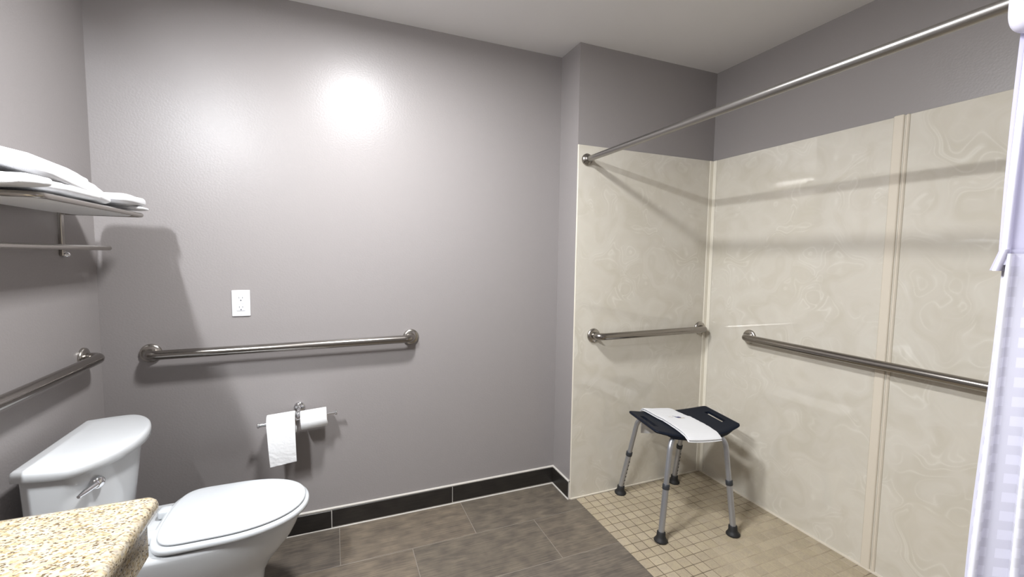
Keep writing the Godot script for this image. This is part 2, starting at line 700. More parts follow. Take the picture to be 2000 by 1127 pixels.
func build_baseboards() -> void:
	var o := struct("baseboard_back", "dark tile skirting with pale joints along the back wall", "baseboard")
	var st := begin()
	plain_box(st, Vector3(0.002, 0, 0), Vector3(JOG_X - 0.0005, 0.104, 0.007))
	put("grout_backing", st, M.white_caulk, o)
	var joints := [0.002, 0.240, 0.842, 1.444, JOG_X - 0.009]
	for i in joints.size() - 1:
		st = begin()
		var a: float = joints[i] + 0.0022
		var b: float = joints[i + 1] - 0.0022
		var lift := [0.0, -0.003, 0.0, 0.001][i] as float
		box(st, Vector3((a + b) / 2, 0.052 + lift, 0.006), Vector3(b - a, 0.086, 0.010), 0.001)
		put("skirting_tile", st, M.base_tile, o)
	st = begin()
	tube(st, PackedVector3Array([Vector3(0.002, 0.100, 0.003), Vector3(1.0, 0.099, 0.003), Vector3(JOG_X - 0.001, 0.101, 0.003)]), 0.0065, 8)
	put("caulk_line", st, M.white_caulk, o)
	st = begin()
	tube(st, PackedVector3Array([Vector3(0.002, 0.001, 0.010), Vector3(1.0, 0.001, 0.010), Vector3(JOG_X - 0.001, 0.001, 0.010)]), 0.0038, 8)
	put("caulk_line", st, M.white_caulk, o)
	o = struct("baseboard_jog", "short dark tile skirting at the shower corner", "baseboard")
	st = begin()
	plain_box(st, Vector3(JOG_X - 0.007, 0, 0.0), Vector3(JOG_X, 0.104, JOG_Z - 0.004))
	put("grout_backing", st, M.white_caulk, o)
	st = begin()
	box(st, Vector3(JOG_X - 0.006, 0.052, 0.099), Vector3(0.010, 0.086, 0.184), 0.001)
	put("skirting_tile", st, M.base_tile, o)
	st = begin()
	tube(st, PackedVector3Array([Vector3(JOG_X - 0.003, 0.100, 0.0), Vector3(JOG_X - 0.003, 0.100, 0.1), Vector3(JOG_X - 0.003, 0.100, JOG_Z - 0.004)]), 0.0065, 8)
	put("caulk_line", st, M.white_caulk, o)
	st = begin()
	tube(st, PackedVector3Array([Vector3(JOG_X - 0.010, 0.001, 0.008), Vector3(JOG_X - 0.010, 0.001, 0.1), Vector3(JOG_X - 0.010, 0.001, JOG_Z)]), 0.0048, 8)
	put("caulk_line", st, M.white_caulk, o)
	o = struct("baseboard_left", "dark tile skirting along the wall behind the toilet", "baseboard")
	st = begin()
	plain_box(st, Vector3(0, 0, 0.008), Vector3(0.007, 0.104, FRONT_Z))
	put("grout_backing", st, M.white_caulk, o)
	for i in 5:
		st = begin()
		box(st, Vector3(0.006, 0.052, 0.32 + 0.605 * i), Vector3(0.010, 0.086, 0.600), 0.001)
		put("skirting_tile", st, M.base_tile, o)

func build_shower_panels() -> void:
	var e := get_node("wall_shower_end")
	var st := begin()
	box(st, Vector3((JOG_X + 0.003 + LONG_X) / 2, PANEL_TOP / 2, JOG_Z - 0.003), Vector3(LONG_X - JOG_X - 0.003, PANEL_TOP, 0.006), 0.001)
	put("panel", st, M.panel, e, "cream marbled sheet panel beside the grey wall")
	st = begin()   # thin bead of paint and sealant down the outer edge
	tube(st, PackedVector3Array([Vector3(JOG_X + 0.002, 0.0, JOG_Z - 0.004), Vector3(JOG_X + 0.002, 1.0, JOG_Z - 0.004), Vector3(JOG_X + 0.002, PANEL_TOP, JOG_Z - 0.004)]), 0.0035, 8)
	put("sealant_bead", st, M.caulk, e)
	st = begin()
	box(st, Vector3(LONG_X - 0.014, PANEL_TOP / 2, JOG_Z + 0.002), Vector3(0.028, PANEL_TOP, 0.006), 0.0025)
	put("corner_strip", st, M.panel_trim, e)
	var r := get_node("wall_right")
	for q in [[JOG_Z, 1.126], [1.150, NEAR_Z]]:
		st = begin()
		box(st, Vector3(LONG_X + 0.003, PANEL_TOP / 2, (q[0] + q[1]) / 2), Vector3(0.006, PANEL_TOP, q[1] - q[0]), 0.001)
		put("panel", st, M.panel, r, "cream marbled sheet panel")
	st = begin()
	box(st, Vector3(LONG_X - 0.002, PANEL_TOP / 2, JOG_Z + 0.017), Vector3(0.006, PANEL_TOP, 0.024), 0.0025)
	put("corner_strip", st, M.panel_trim, r)
	# batten over the joint: a flat strip and a slim rounded one
	st = begin()
	box(st, Vector3(LONG_X - 0.002, (PANEL_TOP + 0.004) / 2, 1.1385), Vector3(0.010, PANEL_TOP + 0.004, 0.036), 0.003)
	put("joint_strip", st, M.panel_strip, r)
	st = begin()
	box(st, Vector3(LONG_X - 0.001, (PANEL_TOP + 0.002) / 2, 1.1685), Vector3(0.012, PANEL_TOP + 0.002, 0.013), 0.004)
	put("joint_bead", st, M.panel_strip, r)
	var n := get_node("wall_shower_near")
	st = begin()
	box(st, Vector3((JOG_X + 0.003 + LONG_X) / 2, PANEL_TOP / 2, NEAR_Z - 0.003), Vector3(LONG_X - JOG_X - 0.003, PANEL_TOP, 0.006), 0.001)
	put("panel", st, M.panel, n)

# ================================================================ lamps
func build_ceiling_light() -> void:
	var o := thing("ceiling_light", "flat round white lamp on the ceiling", "lamp", Vector3(CEIL_LAMP.x, CEIL, CEIL_LAMP.z))
	var st := begin()
	lathe(st, Vector3.ZERO, Vector3.DOWN, [[0.150, 0.0], [0.150, 0.014], [0.142, 0.026], [0.122, 0.030]], 48)
	put("rim", st, M.lamp_white, o)
	st = begin()
	lathe(st, Vector3.ZERO, Vector3.DOWN, [[0.121, 0.027], [0.118, 0.034], [0.08, 0.038], [0.02, 0.040]], 48)
	put("lamp_diffuser", st, M.lamp_glass, o)

func build_vanity_light() -> void:
	var o := thing("vanity_light", "long frosted light bar on a metal plate above the vanity", "lamp", Vector3(0, VANITY_LAMP.y, VANITY_LAMP.z))
	var st := begin()
	box(st, Vector3(0.011, 0, 0), Vector3(0.022, 0.10, 0.40), 0.004)
	put("back_plate", st, M.lamp_metal, o)
	for s in [-1, 1]:
		st = begin()
		tube(st, PackedVector3Array([Vector3(0.015, 0, 0.12 * s), Vector3(0.05, 0, 0.12 * s), Vector3(0.085, 0, 0.12 * s)]), 0.012, 14)
		put("arm", st, M.lamp_metal, o)
	st = begin()
	tube(st, PackedVector3Array([Vector3(VANITY_LAMP.x, 0, -0.225), Vector3(VANITY_LAMP.x, 0, 0), Vector3(VANITY_LAMP.x, 0, 0.225)]), 0.026, 24)
	put("lamp_tube", st, M.tube_glass, o)
	st = begin()   # metal hood over the tube: top, front lip and closed ends
	box(st, Vector3(0.058, 0.046, 0), Vector3(0.112, 0.003, 0.504), 0.001)
	box(st, Vector3(0.1125, 0.0215, 0), Vector3(0.003, 0.050, 0.504), 0.001)
	for s in [-1, 1]:
		box(st, Vector3(0.058, 0.0215, 0.2505 * s), Vector3(0.112, 0.050, 0.003), 0.001)
	put("hood", st, M.lamp_white, o)
	for s in [-1, 1]:
		st = begin()
		lathe(st, Vector3(VANITY_LAMP.x, 0, 0.222 * s), Vector3(0, 0, s), [[0.028, 0.0], [0.028, 0.010], [0.024, 0.014]], 24)
		put("end_cap", st, M.lamp_metal, o)

# ================================================================ toilet
const TZ := 0.455
# egg outline in plan: pointed end towards +x
func egg(xb: float, xf: float, hw: float, y: float, n := 56, back_e := 0.6) -> PackedVector3Array:
	var xm := xb + (xf - xb) * 0.42
	var r := PackedVector3Array()
	for i in n:
		var w := TAU * i / n
		var c := cos(w)
		var s := sin(w)
		if c >= 0:
			r.append(Vector3(xm + (xf - xm) * pow(c, 0.92), y, TZ + hw * signf(s) * pow(absf(s), 0.92)))
		else:
			r.append(Vector3(xm - (xm - xb) * pow(-c, back_e), y, TZ + hw * signf(s) * pow(absf(s), 0.75)))
	return r

# tank outline: flat back, sides opening outwards, bowed front
func dee(xb: float, xf: float, hb: float, hw: float, y: float, inset := 0.0) -> PackedVector3Array:
	var r := PackedVector3Array()
	xb += inset
	xf -= inset
	hb -= inset
	hw -= inset
	var xs := xb + (xf - xb) * 0.50
	var half := []
	half.append(Vector2(xb, 0.0))
	half.append(Vector2(xb, hb * 0.5))
	for i in 7:
		var a := PI / 2 * i / 6
		half.append(Vector2(xb + 0.010 - 0.010 * cos(a), hb - 0.010 + 0.010 * sin(a)))
	for i in range(1, 6):
		half.append(Vector2(lerpf(xb + 0.010, xs, i / 6.0), lerpf(hb, hw, sin(i / 6.0 * PI / 2))))
	for i in 19:
		var t := float(i) / 18
		var z := hw * cos(t * PI / 2)
		half.append(Vector2(xs + (xf - xs) * pow(sin(t * PI / 2), 1.15), z))
	for q in half:
		r.append(Vector3(q.x, y, TZ - q.y))
	for i in range(half.size() - 2, 0, -1):
		r.append(Vector3(half[i].x, y, TZ + half[i].y))
	return r

func build_toilet() -> void:
	var o := thing("toilet", "white porcelain toilet with closed lid beside the granite counter", "toilet", Vector3(0, 0, 0))
	var st := begin()
	var rings := []
	for q in [[0.0, 0.15, 0.612, 0.118], [0.012, 0.15, 0.618, 0.122], [0.05, 0.15, 0.612, 0.114], [0.12, 0.15, 0.608, 0.108], [0.18, 0.15, 0.617, 0.110], [0.22, 0.145, 0.640, 0.122],
		[0.26, 0.14, 0.672, 0.142], [0.30, 0.13, 0.704, 0.160], [0.34, 0.125, 0.725, 0.173], [0.365, 0.12, 0.735, 0.179], [0.378, 0.12, 0.739, 0.181], [0.386, 0.12, 0.739, 0.181], [0.3925, 0.123, 0.734, 0.176]]:
		rings.append(egg(q[1], q[2], q[3], q[0], 56, 0.45))
	loft(st, rings, 0, FLAT)
	put("bowl", st, M.porcelain, o)
	st = begin()   # deck that carries the tank and the hinges
	rings = []
	for q in [[0.335, 0.010], [0.350, 0.0], [0.386, 0.0], [0.394, 0.006]]:
		var i: float = q[1]
		var a := 0.045 + i
		var b := 0.40
		var h := 0.148 - i
		rings.append(PackedVector3Array([Vector3(a, q[0], TZ - h + 0.03), Vector3(a + 0.03, q[0], TZ - h), Vector3(0.26, q[0], TZ - h - 0.012), Vector3(b, q[0], TZ - h - 0.024), Vector3(b, q[0], TZ + h + 0.024), Vector3(0.26, q[0], TZ + h + 0.012), Vector3(a + 0.03, q[0], TZ + h), Vector3(a, q[0], TZ + h - 0.03)]))
	loft(st, rings, FLAT)
	put("deck", st, M.porcelain, o)
	st = begin()
	rings = []
	for q in [[0.3990, 0.008], [0.4025, 0.002], [0.4085, 0.0], [0.4150, 0.0], [0.4215, 0.003], [0.4235, 0.010]]:
		rings.append(egg(0.305 + q[1], 0.768 - q[1], 0.187 - q[1], q[0], 64, 0.28))
	loft(st, rings, 0, FLAT)
	put("seat", st, M.seat_plastic, o)
	st = begin()
	rings = []
	for q in [[0.4260, 0.009], [0.4275, 0.006], [0.4320, 0.006], [0.4345, 0.008], [0.4360, 0.014], [0.4370, 0.035], [0.4376, 0.09], [0.4380, 0.16]]:
		rings.append(egg(0.318 + q[1], 0.762 - q[1], 0.184 - q[1], q[0], 64, 0.28))
	loft(st, rings, 0, 0)
	put("lid", st, M.seat_plastic, o)
	for s in [-1, 1]:
		st = begin()
		pillow(st, Vector3(0.300, 0.412, TZ + 0.075 * s), Vector3(0.020, 0.016, 0.022), 0.5, 0.5)
		put("hinge", st, M.seat_plastic, o)
	st = begin()
	rings = []
	for q in [[0.3942, 0.210, 0.165, 0.180], [0.402, 0.216, 0.170, 0.186], [0.55, 0.234, 0.180, 0.197], [0.702, 0.252, 0.192, 0.209]]:
		rings.append(dee(0.055, q[1], q[2], q[3], q[0]))
	loft(st, rings, 0, FLAT)
	put("tank", st, M.porcelain, o)
	st = begin()
	rings = []
	for q in [[0.7035, 0.004], [0.7055, 0.0], [0.726, 0.0], [0.7325, 0.002], [0.7360, 0.006], [0.7372, 0.012], [0.7378, 0.045], [0.738, 0.09]]:
		rings.append(dee(0.044, 0.278, 0.207, 0.225, q[0], q[1]))
	loft(st, rings, 0, 0)
	put("tank_lid", st, M.porcelain, o)
	st = begin()
	var p := Vector3(0.200, 0.657, 0.606)
	var out := Vector3(0.80, 0, 0.60).normalized()
	lathe(st, p - out * 0.012, out, [[0.013, 0.0], [0.014, 0.012], [0.018, 0.018], [0.0195, 0.025], [0.018, 0.033], [0.012, 0.039], [0.002, 0.0415]], 24)
	var tip := p + Vector3(-0.018, -0.006, 0.066)
	tube(st, PackedVector3Array([p + out * 0.016, p.lerp(tip, 0.35) + out * 0.018, p.lerp(tip, 0.7) + out * 0.018, tip + out * 0.019]), [0.0105, 0.0090, 0.0075, 0.0045], 12)
	put("flush_lever", st, M.chrome, o, "chrome flush lever")

# ================================================================ counter
func build_counter() -> void:
	var o := thing("vanity_counter", "cream speckled granite counter with a rounded edge in the corner", "counter", Vector3.ZERO)
	var st := begin()
	var rings := []
	var xr := 0.541
	var z0 := 1.188
	var z1 := 2.62
	for q in [[0.828, 0.008], [0.831, 0.003], [0.836, 0.0], [0.846, 0.0], [0.853, 0.002], [0.858, 0.007], [0.860, 0.014]]:
		var i: float = q[1]
		var y: float = q[0]
		var ring := PackedVector3Array([Vector3(0.002, y, z0 + i)])
		for k in 9:
			var w := PI / 2 * k / 8
			var r := 0.022 - i * 0.6
			ring.append(Vector3(xr - i - r + r * sin(w), y, z0 + i + r - r * cos(w)))
		ring.append(Vector3(xr - i, y, z1))
		ring.append(Vector3(0.002, y, z1))
		rings.append(ring)
	loft(st, rings, 0, FLAT)
	put("countertop", st, M.granite, o)
	st = begin()
	box(st, Vector3(0.510, 0.785, (1.203 + z1) / 2), Vector3(0.022, 0.087, z1 - 1.203), 0.002)
	put("front_apron", st, M.granite, o)
	st = begin()
	box(st, Vector3(0.2500, 0.785, 1.214), Vector3(0.496, 0.087, 0.022), 0.002)
	put("end_apron", st, M.granite, o)

# ================================================================ grab bars
func grab_bar(label: String, a: Vector3, b: Vector3, out: Vector3, grp := "grab bars") -> void:
	var o := thing("grab_bar", label, "grab bar", a, grp)
	var l := b - a
	var d := l.normalized()
	var st := begin()
	var stand := 0.056
	tube(st, rounded([out * 0.004, out * stand, l + out * stand, l + out * 0.004], 0.042, 10), 0.019, 24)
	put("bar", st, M.dark_steel, o)
	for s in 2:
		st = begin()
		lathe(st, l * s, out, [[0.039, 0.0], [0.039, 0.004], [0.037, 0.009], [0.030, 0.012], [0.020, 0.0135]], 32)
		put("flange", st, M.steel, o)

func build_grab_bars() -> void:
	grab_bar("long steel grab bar on the grey wall under the outlet", Vector3(0.162, 0.916, 0), Vector3(1.226, 0.924, 0), Vector3(0, 0, 1))
	grab_bar("steel grab bar above the toilet tank on the left wall", Vector3(0, 0.938, 0.140), Vector3(0, 0.938, 1.054), Vector3(1, 0, 0))
	grab_bar("short steel grab bar on the cream panel above the stool", Vector3(2.182, 0.911, JOG_Z), Vector3(2.945, 0.915, JOG_Z), Vector3(0, 0, 1))
	grab_bar("steel grab bar running behind the curtain on the long shower wall", Vector3(LONG_X, 0.912, 0.512), Vector3(LONG_X, 0.912, 1.579), Vector3(-1, 0, 0))

# ================================================================ curtain
const ROD := Vector3(2.112, 1.851, 0.2)
func build_curtain_rod() -> void:
	var o := thing("curtain_rod", "polished steel shower curtain rod across the shower opening", "curtain rod", ROD)
	var st := begin()
	var len_ := NEAR_Z - 0.006 - JOG_Z
	tube(st, PackedVector3Array([Vector3(0, 0, 0.002), Vector3(0, 0, len_ / 2), Vector3(0, 0, len_ - 0.002)]), 0.0145, 24)
	put("rod", st, M.rod_steel, o)
	for s in 2:
		st = begin()
		lathe(st, Vector3(0, 0, len_ * s), Vector3(0, 0, 1 - 2 * s), [[0.031, 0.0], [0.031, 0.006], [0.028, 0.012], [0.021, 0.016], [0.019, 0.024], [0.0155, 0.026]], 28)
		put("flange", st, M.dark_steel, o)

# one gathered cloth panel: folds run along z, uv in metres / 0.03
func cloth(st: SurfaceTool, z0: float, z1: float, y0: float, y1: float, folds: float, depth: Callable, edge: Callable, x: float, phase: float, thick: float) -> void:
	var ns := 150
	var nt := 36
	for side in 2:
		st.set_smooth_group(side)
		var off := thick * (1 if side == 1 else 0)
		for i in ns:
			for j in nt:
				var c := []
				for q in [[0, 0], [1, 0], [1, 1], [0, 1]]:
					var s := float(i + q[0]) / ns
					var t := float(j + q[1]) / nt
					var y := lerpf(y0, y1, t)
					var dp: float = depth.call(y)
					var w := s * folds * TAU + phase
					var zz: float = lerpf(z0, z1, s) + edge.call(y) * (1.0 - s) + 0.010 * sin(2.0 * w) * dp / 0.04
					var xx := x + dp * sin(w) + 0.006 * sin(y * 7.0 + s * 9.0) + off
					c.append([Vector3(xx, y, zz), Vector2(s * folds * 4.4 * 0.045 / 0.026, -y / 0.040)])
				var order := [0, 1, 2, 0, 2, 3] if side == 0 else [0, 2, 1, 0, 3, 2]
				for k in order:
					st.set_uv(c[k][1])
					st.add_vertex(c[k][0])

func build_curtain() -> void:
	var o := thing("shower_curtain", "white waffle-weave shower curtain gathered at the end of its rod", "shower curtain", Vector3.ZERO)
	var hem := 1.345
	var zf := 1.772
	var st := begin()
	cloth(st, zf - 0.008, NEAR_Z - 0.03, hem - 0.01, 1.92, 4.5, func(y): return 0.034 + 0.010 * (1.92 - y), func(y): return 0.006 * (y - 1.4), ROD.x + 0.002, 0.4, 0.0015)
	put("upper_panel", st, M.curtain_plain, o, "smooth upper part of the curtain")
	st = begin()
	cloth(st, zf, NEAR_Z - 0.03, 0.05, hem + 0.012, 4.5, func(y): return 0.040 + 0.010 * (1.345 - y), func(y): return -0.012 * sin((1.345 - y) * 2.2), ROD.x - 0.002, 0.4, 0.0015)
	put("lower_panel", st, M.curtain_waffle, o, "waffle-weave lower part of the curtain")
	st = begin()
	cloth(st, zf - 0.006, NEAR_Z - 0.03, hem - 0.022, hem + 0.020, 4.5, func(y): return 0.043, func(y): return -0.012 * (hem + 0.02 - y) / 0.04, ROD.x - 0.005, 0.4, 0.003)
	put("hem_band", st, M.curtain_plain, o)
	st = begin()
	cloth(st, zf - 0.008, NEAR_Z - 0.06, 0.06, hem - 0.01, 4.0, func(y): return 0.030, func(y): return 0.014 * clampf((y - 1.05) / 0.3, 0.0, 1.0), ROD.x + 0.055, 0.0, 0.001)
	put("liner", st, M.curtain_plain, o, "thin smooth liner behind the curtain")
	st = begin()   # turned-over header cloth that wraps the rod
	pillow(st, Vector3(ROD.x - 0.002, 1.838, zf + 0.016), Vector3(0.030, 0.052, 0.026), 0.7, 0.8)
	put("header_loop", st, M.curtain_plain, o)

# ================================================================ shower stool
const SEAT_C := Vector3(2.546, 0.0, 0.504)
const SEAT_Y := 0.513
const SU := 0.238
var su := Vector3(0.984, 0, 0.176).normalized()
var sv := Vector3(-0.176, 0, 0.984).normalized()

func seat_local(u: float, v: float, y: float) -> Vector3:
	return SEAT_C + su * u + sv * v + Vector3(0, y, 0)

func seat_top(u: float, v: float) -> float:
	var e := clampf(absf(u) / SU, 0.0, 1.0)
	return SEAT_Y - 0.030 + 0.030 * e * e

func seat_half(u: float) -> float:
	var e := clampf(absf(u) / SU, 0.0, 1.0)
	var h := 0.143 + 0.036 * (1.0 - e * e)
	var c := clampf((absf(u) - (SU - 0.022)) / 0.022, 0.0, 1.0)
	return h - 0.022 * (1.0 - sqrt(maxf(0.0, 1.0 - c * c)))

func seat_thick(u: float) -> float:
	return lerpf(0.026, 0.014, smoothstep(0.14, 0.19, absf(u)))

func build_stool() -> void:
	var o := thing("shower_stool", "dark blue plastic shower stool on four aluminium legs", "stool", Vector3.ZERO)
	var us := PackedFloat64Array([-SU, -SU + 0.003, -SU + 0.008, -SU + 0.014, -SU + 0.022, -0.206, -0.180])
	us.append_array(steps(-0.16, 0.16, 16))
	us.append_array(PackedFloat64Array([0.180, 0.206, SU - 0.022, SU - 0.014, SU - 0.008, SU - 0.003, SU]))
	var vs := PackedFloat64Array([-1.0, -0.985, -0.95, -0.85, -0.66, -0.45, -0.2, 0.0, 0.2, 0.45, 0.66, 0.85, 0.95, 0.985, 1.0])
	var hole := func(i: int, j: int) -> bool:
		var um := (us[i] + us[i + 1]) / 2
		var vm := (vs[j] + vs[j + 1]) / 2
		return not (absf(um) > 0.179 and absf(um) < 0.207 and absf(vm) < 0.46)
	var round_edge := func(u: float, v: float) -> float:
		var a := clampf((absf(v) - 0.95) / 0.05, 0.0, 1.0)
		var b := clampf((absf(u) - (SU - 0.008)) / 0.008, 0.0, 1.0)
		var m := maxf(a, b)
		return 0.007 * (1.0 - sqrt(maxf(0.0, 1.0 - m * m)))
	var st := begin()
	sheet(st, us, vs, hole,
		func(u, v): return seat_local(u, v * seat_half(u), seat_top(u, v) - round_edge.call(u, v)),
		func(u, v): return seat_local(u, v * seat_half(u) * 0.985, seat_top(u, v) - seat_thick(u) + round_edge.call(u, v)))
	put("seat", st, M.stool_plastic, o)
	# white fitting under the seat joins the four leg tubes
	var feet := [[Vector3(2.362, 0, 0.246), -1, -1], [Vector3(2.284, 0, 0.668), -1, 1], [Vector3(2.648, 0, 0.758), 1, 1], [Vector3(2.738, 0, 0.262), 1, -1]]
	for f in feet:
		var foot: Vector3 = f[0]
		var a: float = f[1]
		var b: float = f[2]
		var inner := seat_local(0.03 * a, 0.065 * b, 0.462)
		var knee := seat_local(0.160 * a, 0.150 * b, 0.470)
		if a > 0:
			knee = seat_local(0.128 * a, 0.165 * b, 0.466)
		if a < 0 and b < 0:
			knee = seat_local(-0.182, -0.128, 0.476)
		var leg := Node3D.new()
		leg.name = "leg"
		o.add_child(leg, true)
		var ankle := foot + Vector3(0, 0.028, 0)
		var mid := knee.lerp(ankle, 0.50)
		st = begin()
		tube(st, rounded([inner, knee, mid], 0.055, 10), 0.0125, 18)
		put("upper_tube", st, M.aluminium, leg)
		st = begin()
		tube(st, PackedVector3Array([mid, mid.lerp(ankle, 0.5), ankle]), 0.0142, 18)
		put("lower_tube", st, M.aluminium, leg)
		var d := (ankle - mid).normalized()
		st = begin()
		lathe(st, mid - d * 0.012, d, [[0.0155, 0.0], [0.0168, 0.002], [0.0168, 0.022], [0.0155, 0.024]], 20)
		put("collar", st, M.collar, leg)
		st = begin()
		lathe(st, foot, Vector3.UP.lerp(-d, 0.4), [[0.030, 0.0], [0.032, 0.003], [0.0315, 0.008], [0.025, 0.016], [0.0205, 0.026], [0.0200, 0.044], [0.0180, 0.047]], 28)
		put("rubber_foot", st, M.rubber, leg)
		if b < 0:
			var face := (Vector3(0.32, 0, 0.94)).normalized()
			face = (face - d * face.dot(d)).normalized()
			for k in 7:
				st = begin()
				var q := mid.lerp(ankle, 0.20 + 0.105 * k) + face * 0.0134
				lathe(st, q, face, [[0.0040, 0.0], [0.0040, 0.0016]], 10)
				put("pin_hole", st, M.dark_hole, leg)

func build_stool_towel() -> void:
	var o := thing("folded_towel", "white folded towel laid across the blue shower stool", "towel", Vector3.ZERO)
	var noise := noise_of(FastNoiseLite.TYPE_SIMPLEX_SMOOTH, 9.0, 91, 2)
	# centre line over the seat from the back drop to the front overhang: [local u, local v, half width, lift]
	var line := [[-0.056, -0.190, 0.070, -0.135], [-0.057, -0.188, 0.074, -0.07], [-0.060, -0.184, 0.084, -0.020], [-0.054, -0.172, 0.085, -0.001], [-0.048, -0.145, 0.085, 0.0], [-0.040, -0.09, 0.085, 0.0], [-0.032, -0.045, 0.086, 0.0],
		[-0.022, -0.02, 0.086, 0.0], [-0.018, 0.03, 0.087, 0.0], [-0.016, 0.09, 0.088, 0.0], [-0.018, 0.14, 0.089, 0.0], [-0.022, 0.185, 0.090, -0.001], [-0.028, 0.215, 0.090, -0.006], [-0.032, 0.232, 0.090, -0.012]]
	var total := line.size() - 1
	var at := func(s: float) -> Array:
		var i := mini(int(s * total), total - 1)
		var f := s * total - i
		var r := []
		for k in 4:
			r.append(lerpf(line[i][k], line[i + 1][k], f))
		return r
	for layer in 2:
		var st := begin()
		var thick := 0.0092
		var base := 0.0012 + layer * 0.0096
		var s0 := 0.0 if layer == 0 else 0.16
		var place := func(s: float, v: float, up: float) -> Vector3:
			var a: Array = at.call(s)
			var sideways: float = a[0] + (a[2] - 0.0015 * layer) * v
			var edge := 0.0035 * pow(absf(v), 8.0)
			var e := clampf((s - 0.965) / 0.035, 0.0, 1.0)
			var squeeze := edge + 0.003 * e * e
			var h: float = seat_top(clampf(sideways, -SU, SU), 0.0) + a[3]
			var back: float = clampf(-(a[3] as float) / 0.02, 0.0, 1.0) if s < 0.3 else 0.0
			var lift := base + (thick - squeeze if up > 0.5 else squeeze)
			lift += 0.0016 * noise.get_noise_2d(s * 3.0, v * 1.5) * (1.0 if up > 0.5 else 0.3)
			return seat_local(sideways, (a[1] as float) - back * lift, h + lift * (1.0 - back))
		sheet(st, steps(s0, 1.0, 40), PackedFloat64Array([-1, -0.985, -0.95, -0.85, -0.6, -0.3, 0, 0.3, 0.6, 0.85, 0.95, 0.985, 1]), func(i, j): return true,
			func(s, v): return place.call(s, v, 1.0), func(s, v): return place.call(s, v, 0.0))
		put("fold", st, M.terry, o)
		if layer == 1:
			# woven print: a dark blue mark and a faint grey line of lettering
			for q in [[0.475, 0.535, -0.02, 0.26, 0], [0.49, 0.505, -0.45, -0.20, 1], [0.52, 0.535, -0.48, -0.18, 1], [0.55, 0.565, 0.0, 0.45, 1]]:
				st = begin()
				sheet(st, steps(q[0], q[1], 4), steps(q[2], q[3], 6), func(i, j): return true,
					func(s, v): return place.call(s + 0.03 * sin(v * 9.0) * (1 - q[4]), v, 1.0) + Vector3(0, 0.0009, 0), func(s, v): return place.call(s + 0.03 * sin(v * 9.0) * (1 - q[4]), v, 1.0) - Vector3(0, 0.001, 0))
				put("printed_mark", st, M.print_navy if q[4] == 0 else M.print_grey, o, "dark blue printed mark" if q[4] == 0 else "faint grey printed line")

# ================================================================ towel shelf
const SH := 1.468
func build_towel_shelf() -> void:
	var o := thing("towel_shelf", "steel towel rack shelf with a hanging bar above the toilet", "shelf", Vector3.ZERO)
	var x := 0.222
	var za := 0.205
	var zb := 0.83
	var st := begin()
	tube(st, rounded([Vector3(0.004, SH, za), Vector3(x, SH, za), Vector3(x, SH, zb), Vector3(0.004, SH, zb)], 0.028, 8), 0.0075, 16)
	put("frame_rail", st, M.steel, o)
	for q in [0.012]:
		st = begin()
		tube(st, PackedVector3Array([Vector3(q, SH, za), Vector3(q, SH, (za + zb) / 2), Vector3(q, SH, zb)]), 0.0045, 12)
		put("shelf_rail", st, M.steel, o)
	st = begin()
	tube(st, PackedVector3Array([Vector3(0.108, 1.347, 0.178), Vector3(0.108, 1.347, 0.5), Vector3(0.108, 1.347, 0.86)]), 0.0085, 18)
	put("towel_bar", st, M.steel, o)
	for z in [0.240, 0.795]:
		var br := Node3D.new()
		br.name = "bracket"
		o.add_child(br, true)
		st = begin()
		box(st, Vector3(0.005, 1.405, z), Vector3(0.010, 0.175, 0.020), 0.002)
		put("wall_plate", st, M.steel, br)
		st = begin()
		tube(st, PackedVector3Array([Vector3(0.004, 1.347, z), Vector3(0.06, 1.347, z), Vector3(0.108, 1.347, z)]), 0.0065, 14)
		put("arm", st, M.steel, br)
		st = begin()
		lathe(st, Vector3(0.004, 1.322, z - 0.012), Vector3(1, 0, 0), [[0.010, 0.0], [0.010, 0.008], [0.006, 0.014], [0.002, 0.016]], 18)
		put("screw_cap", st, M.chrome, br)

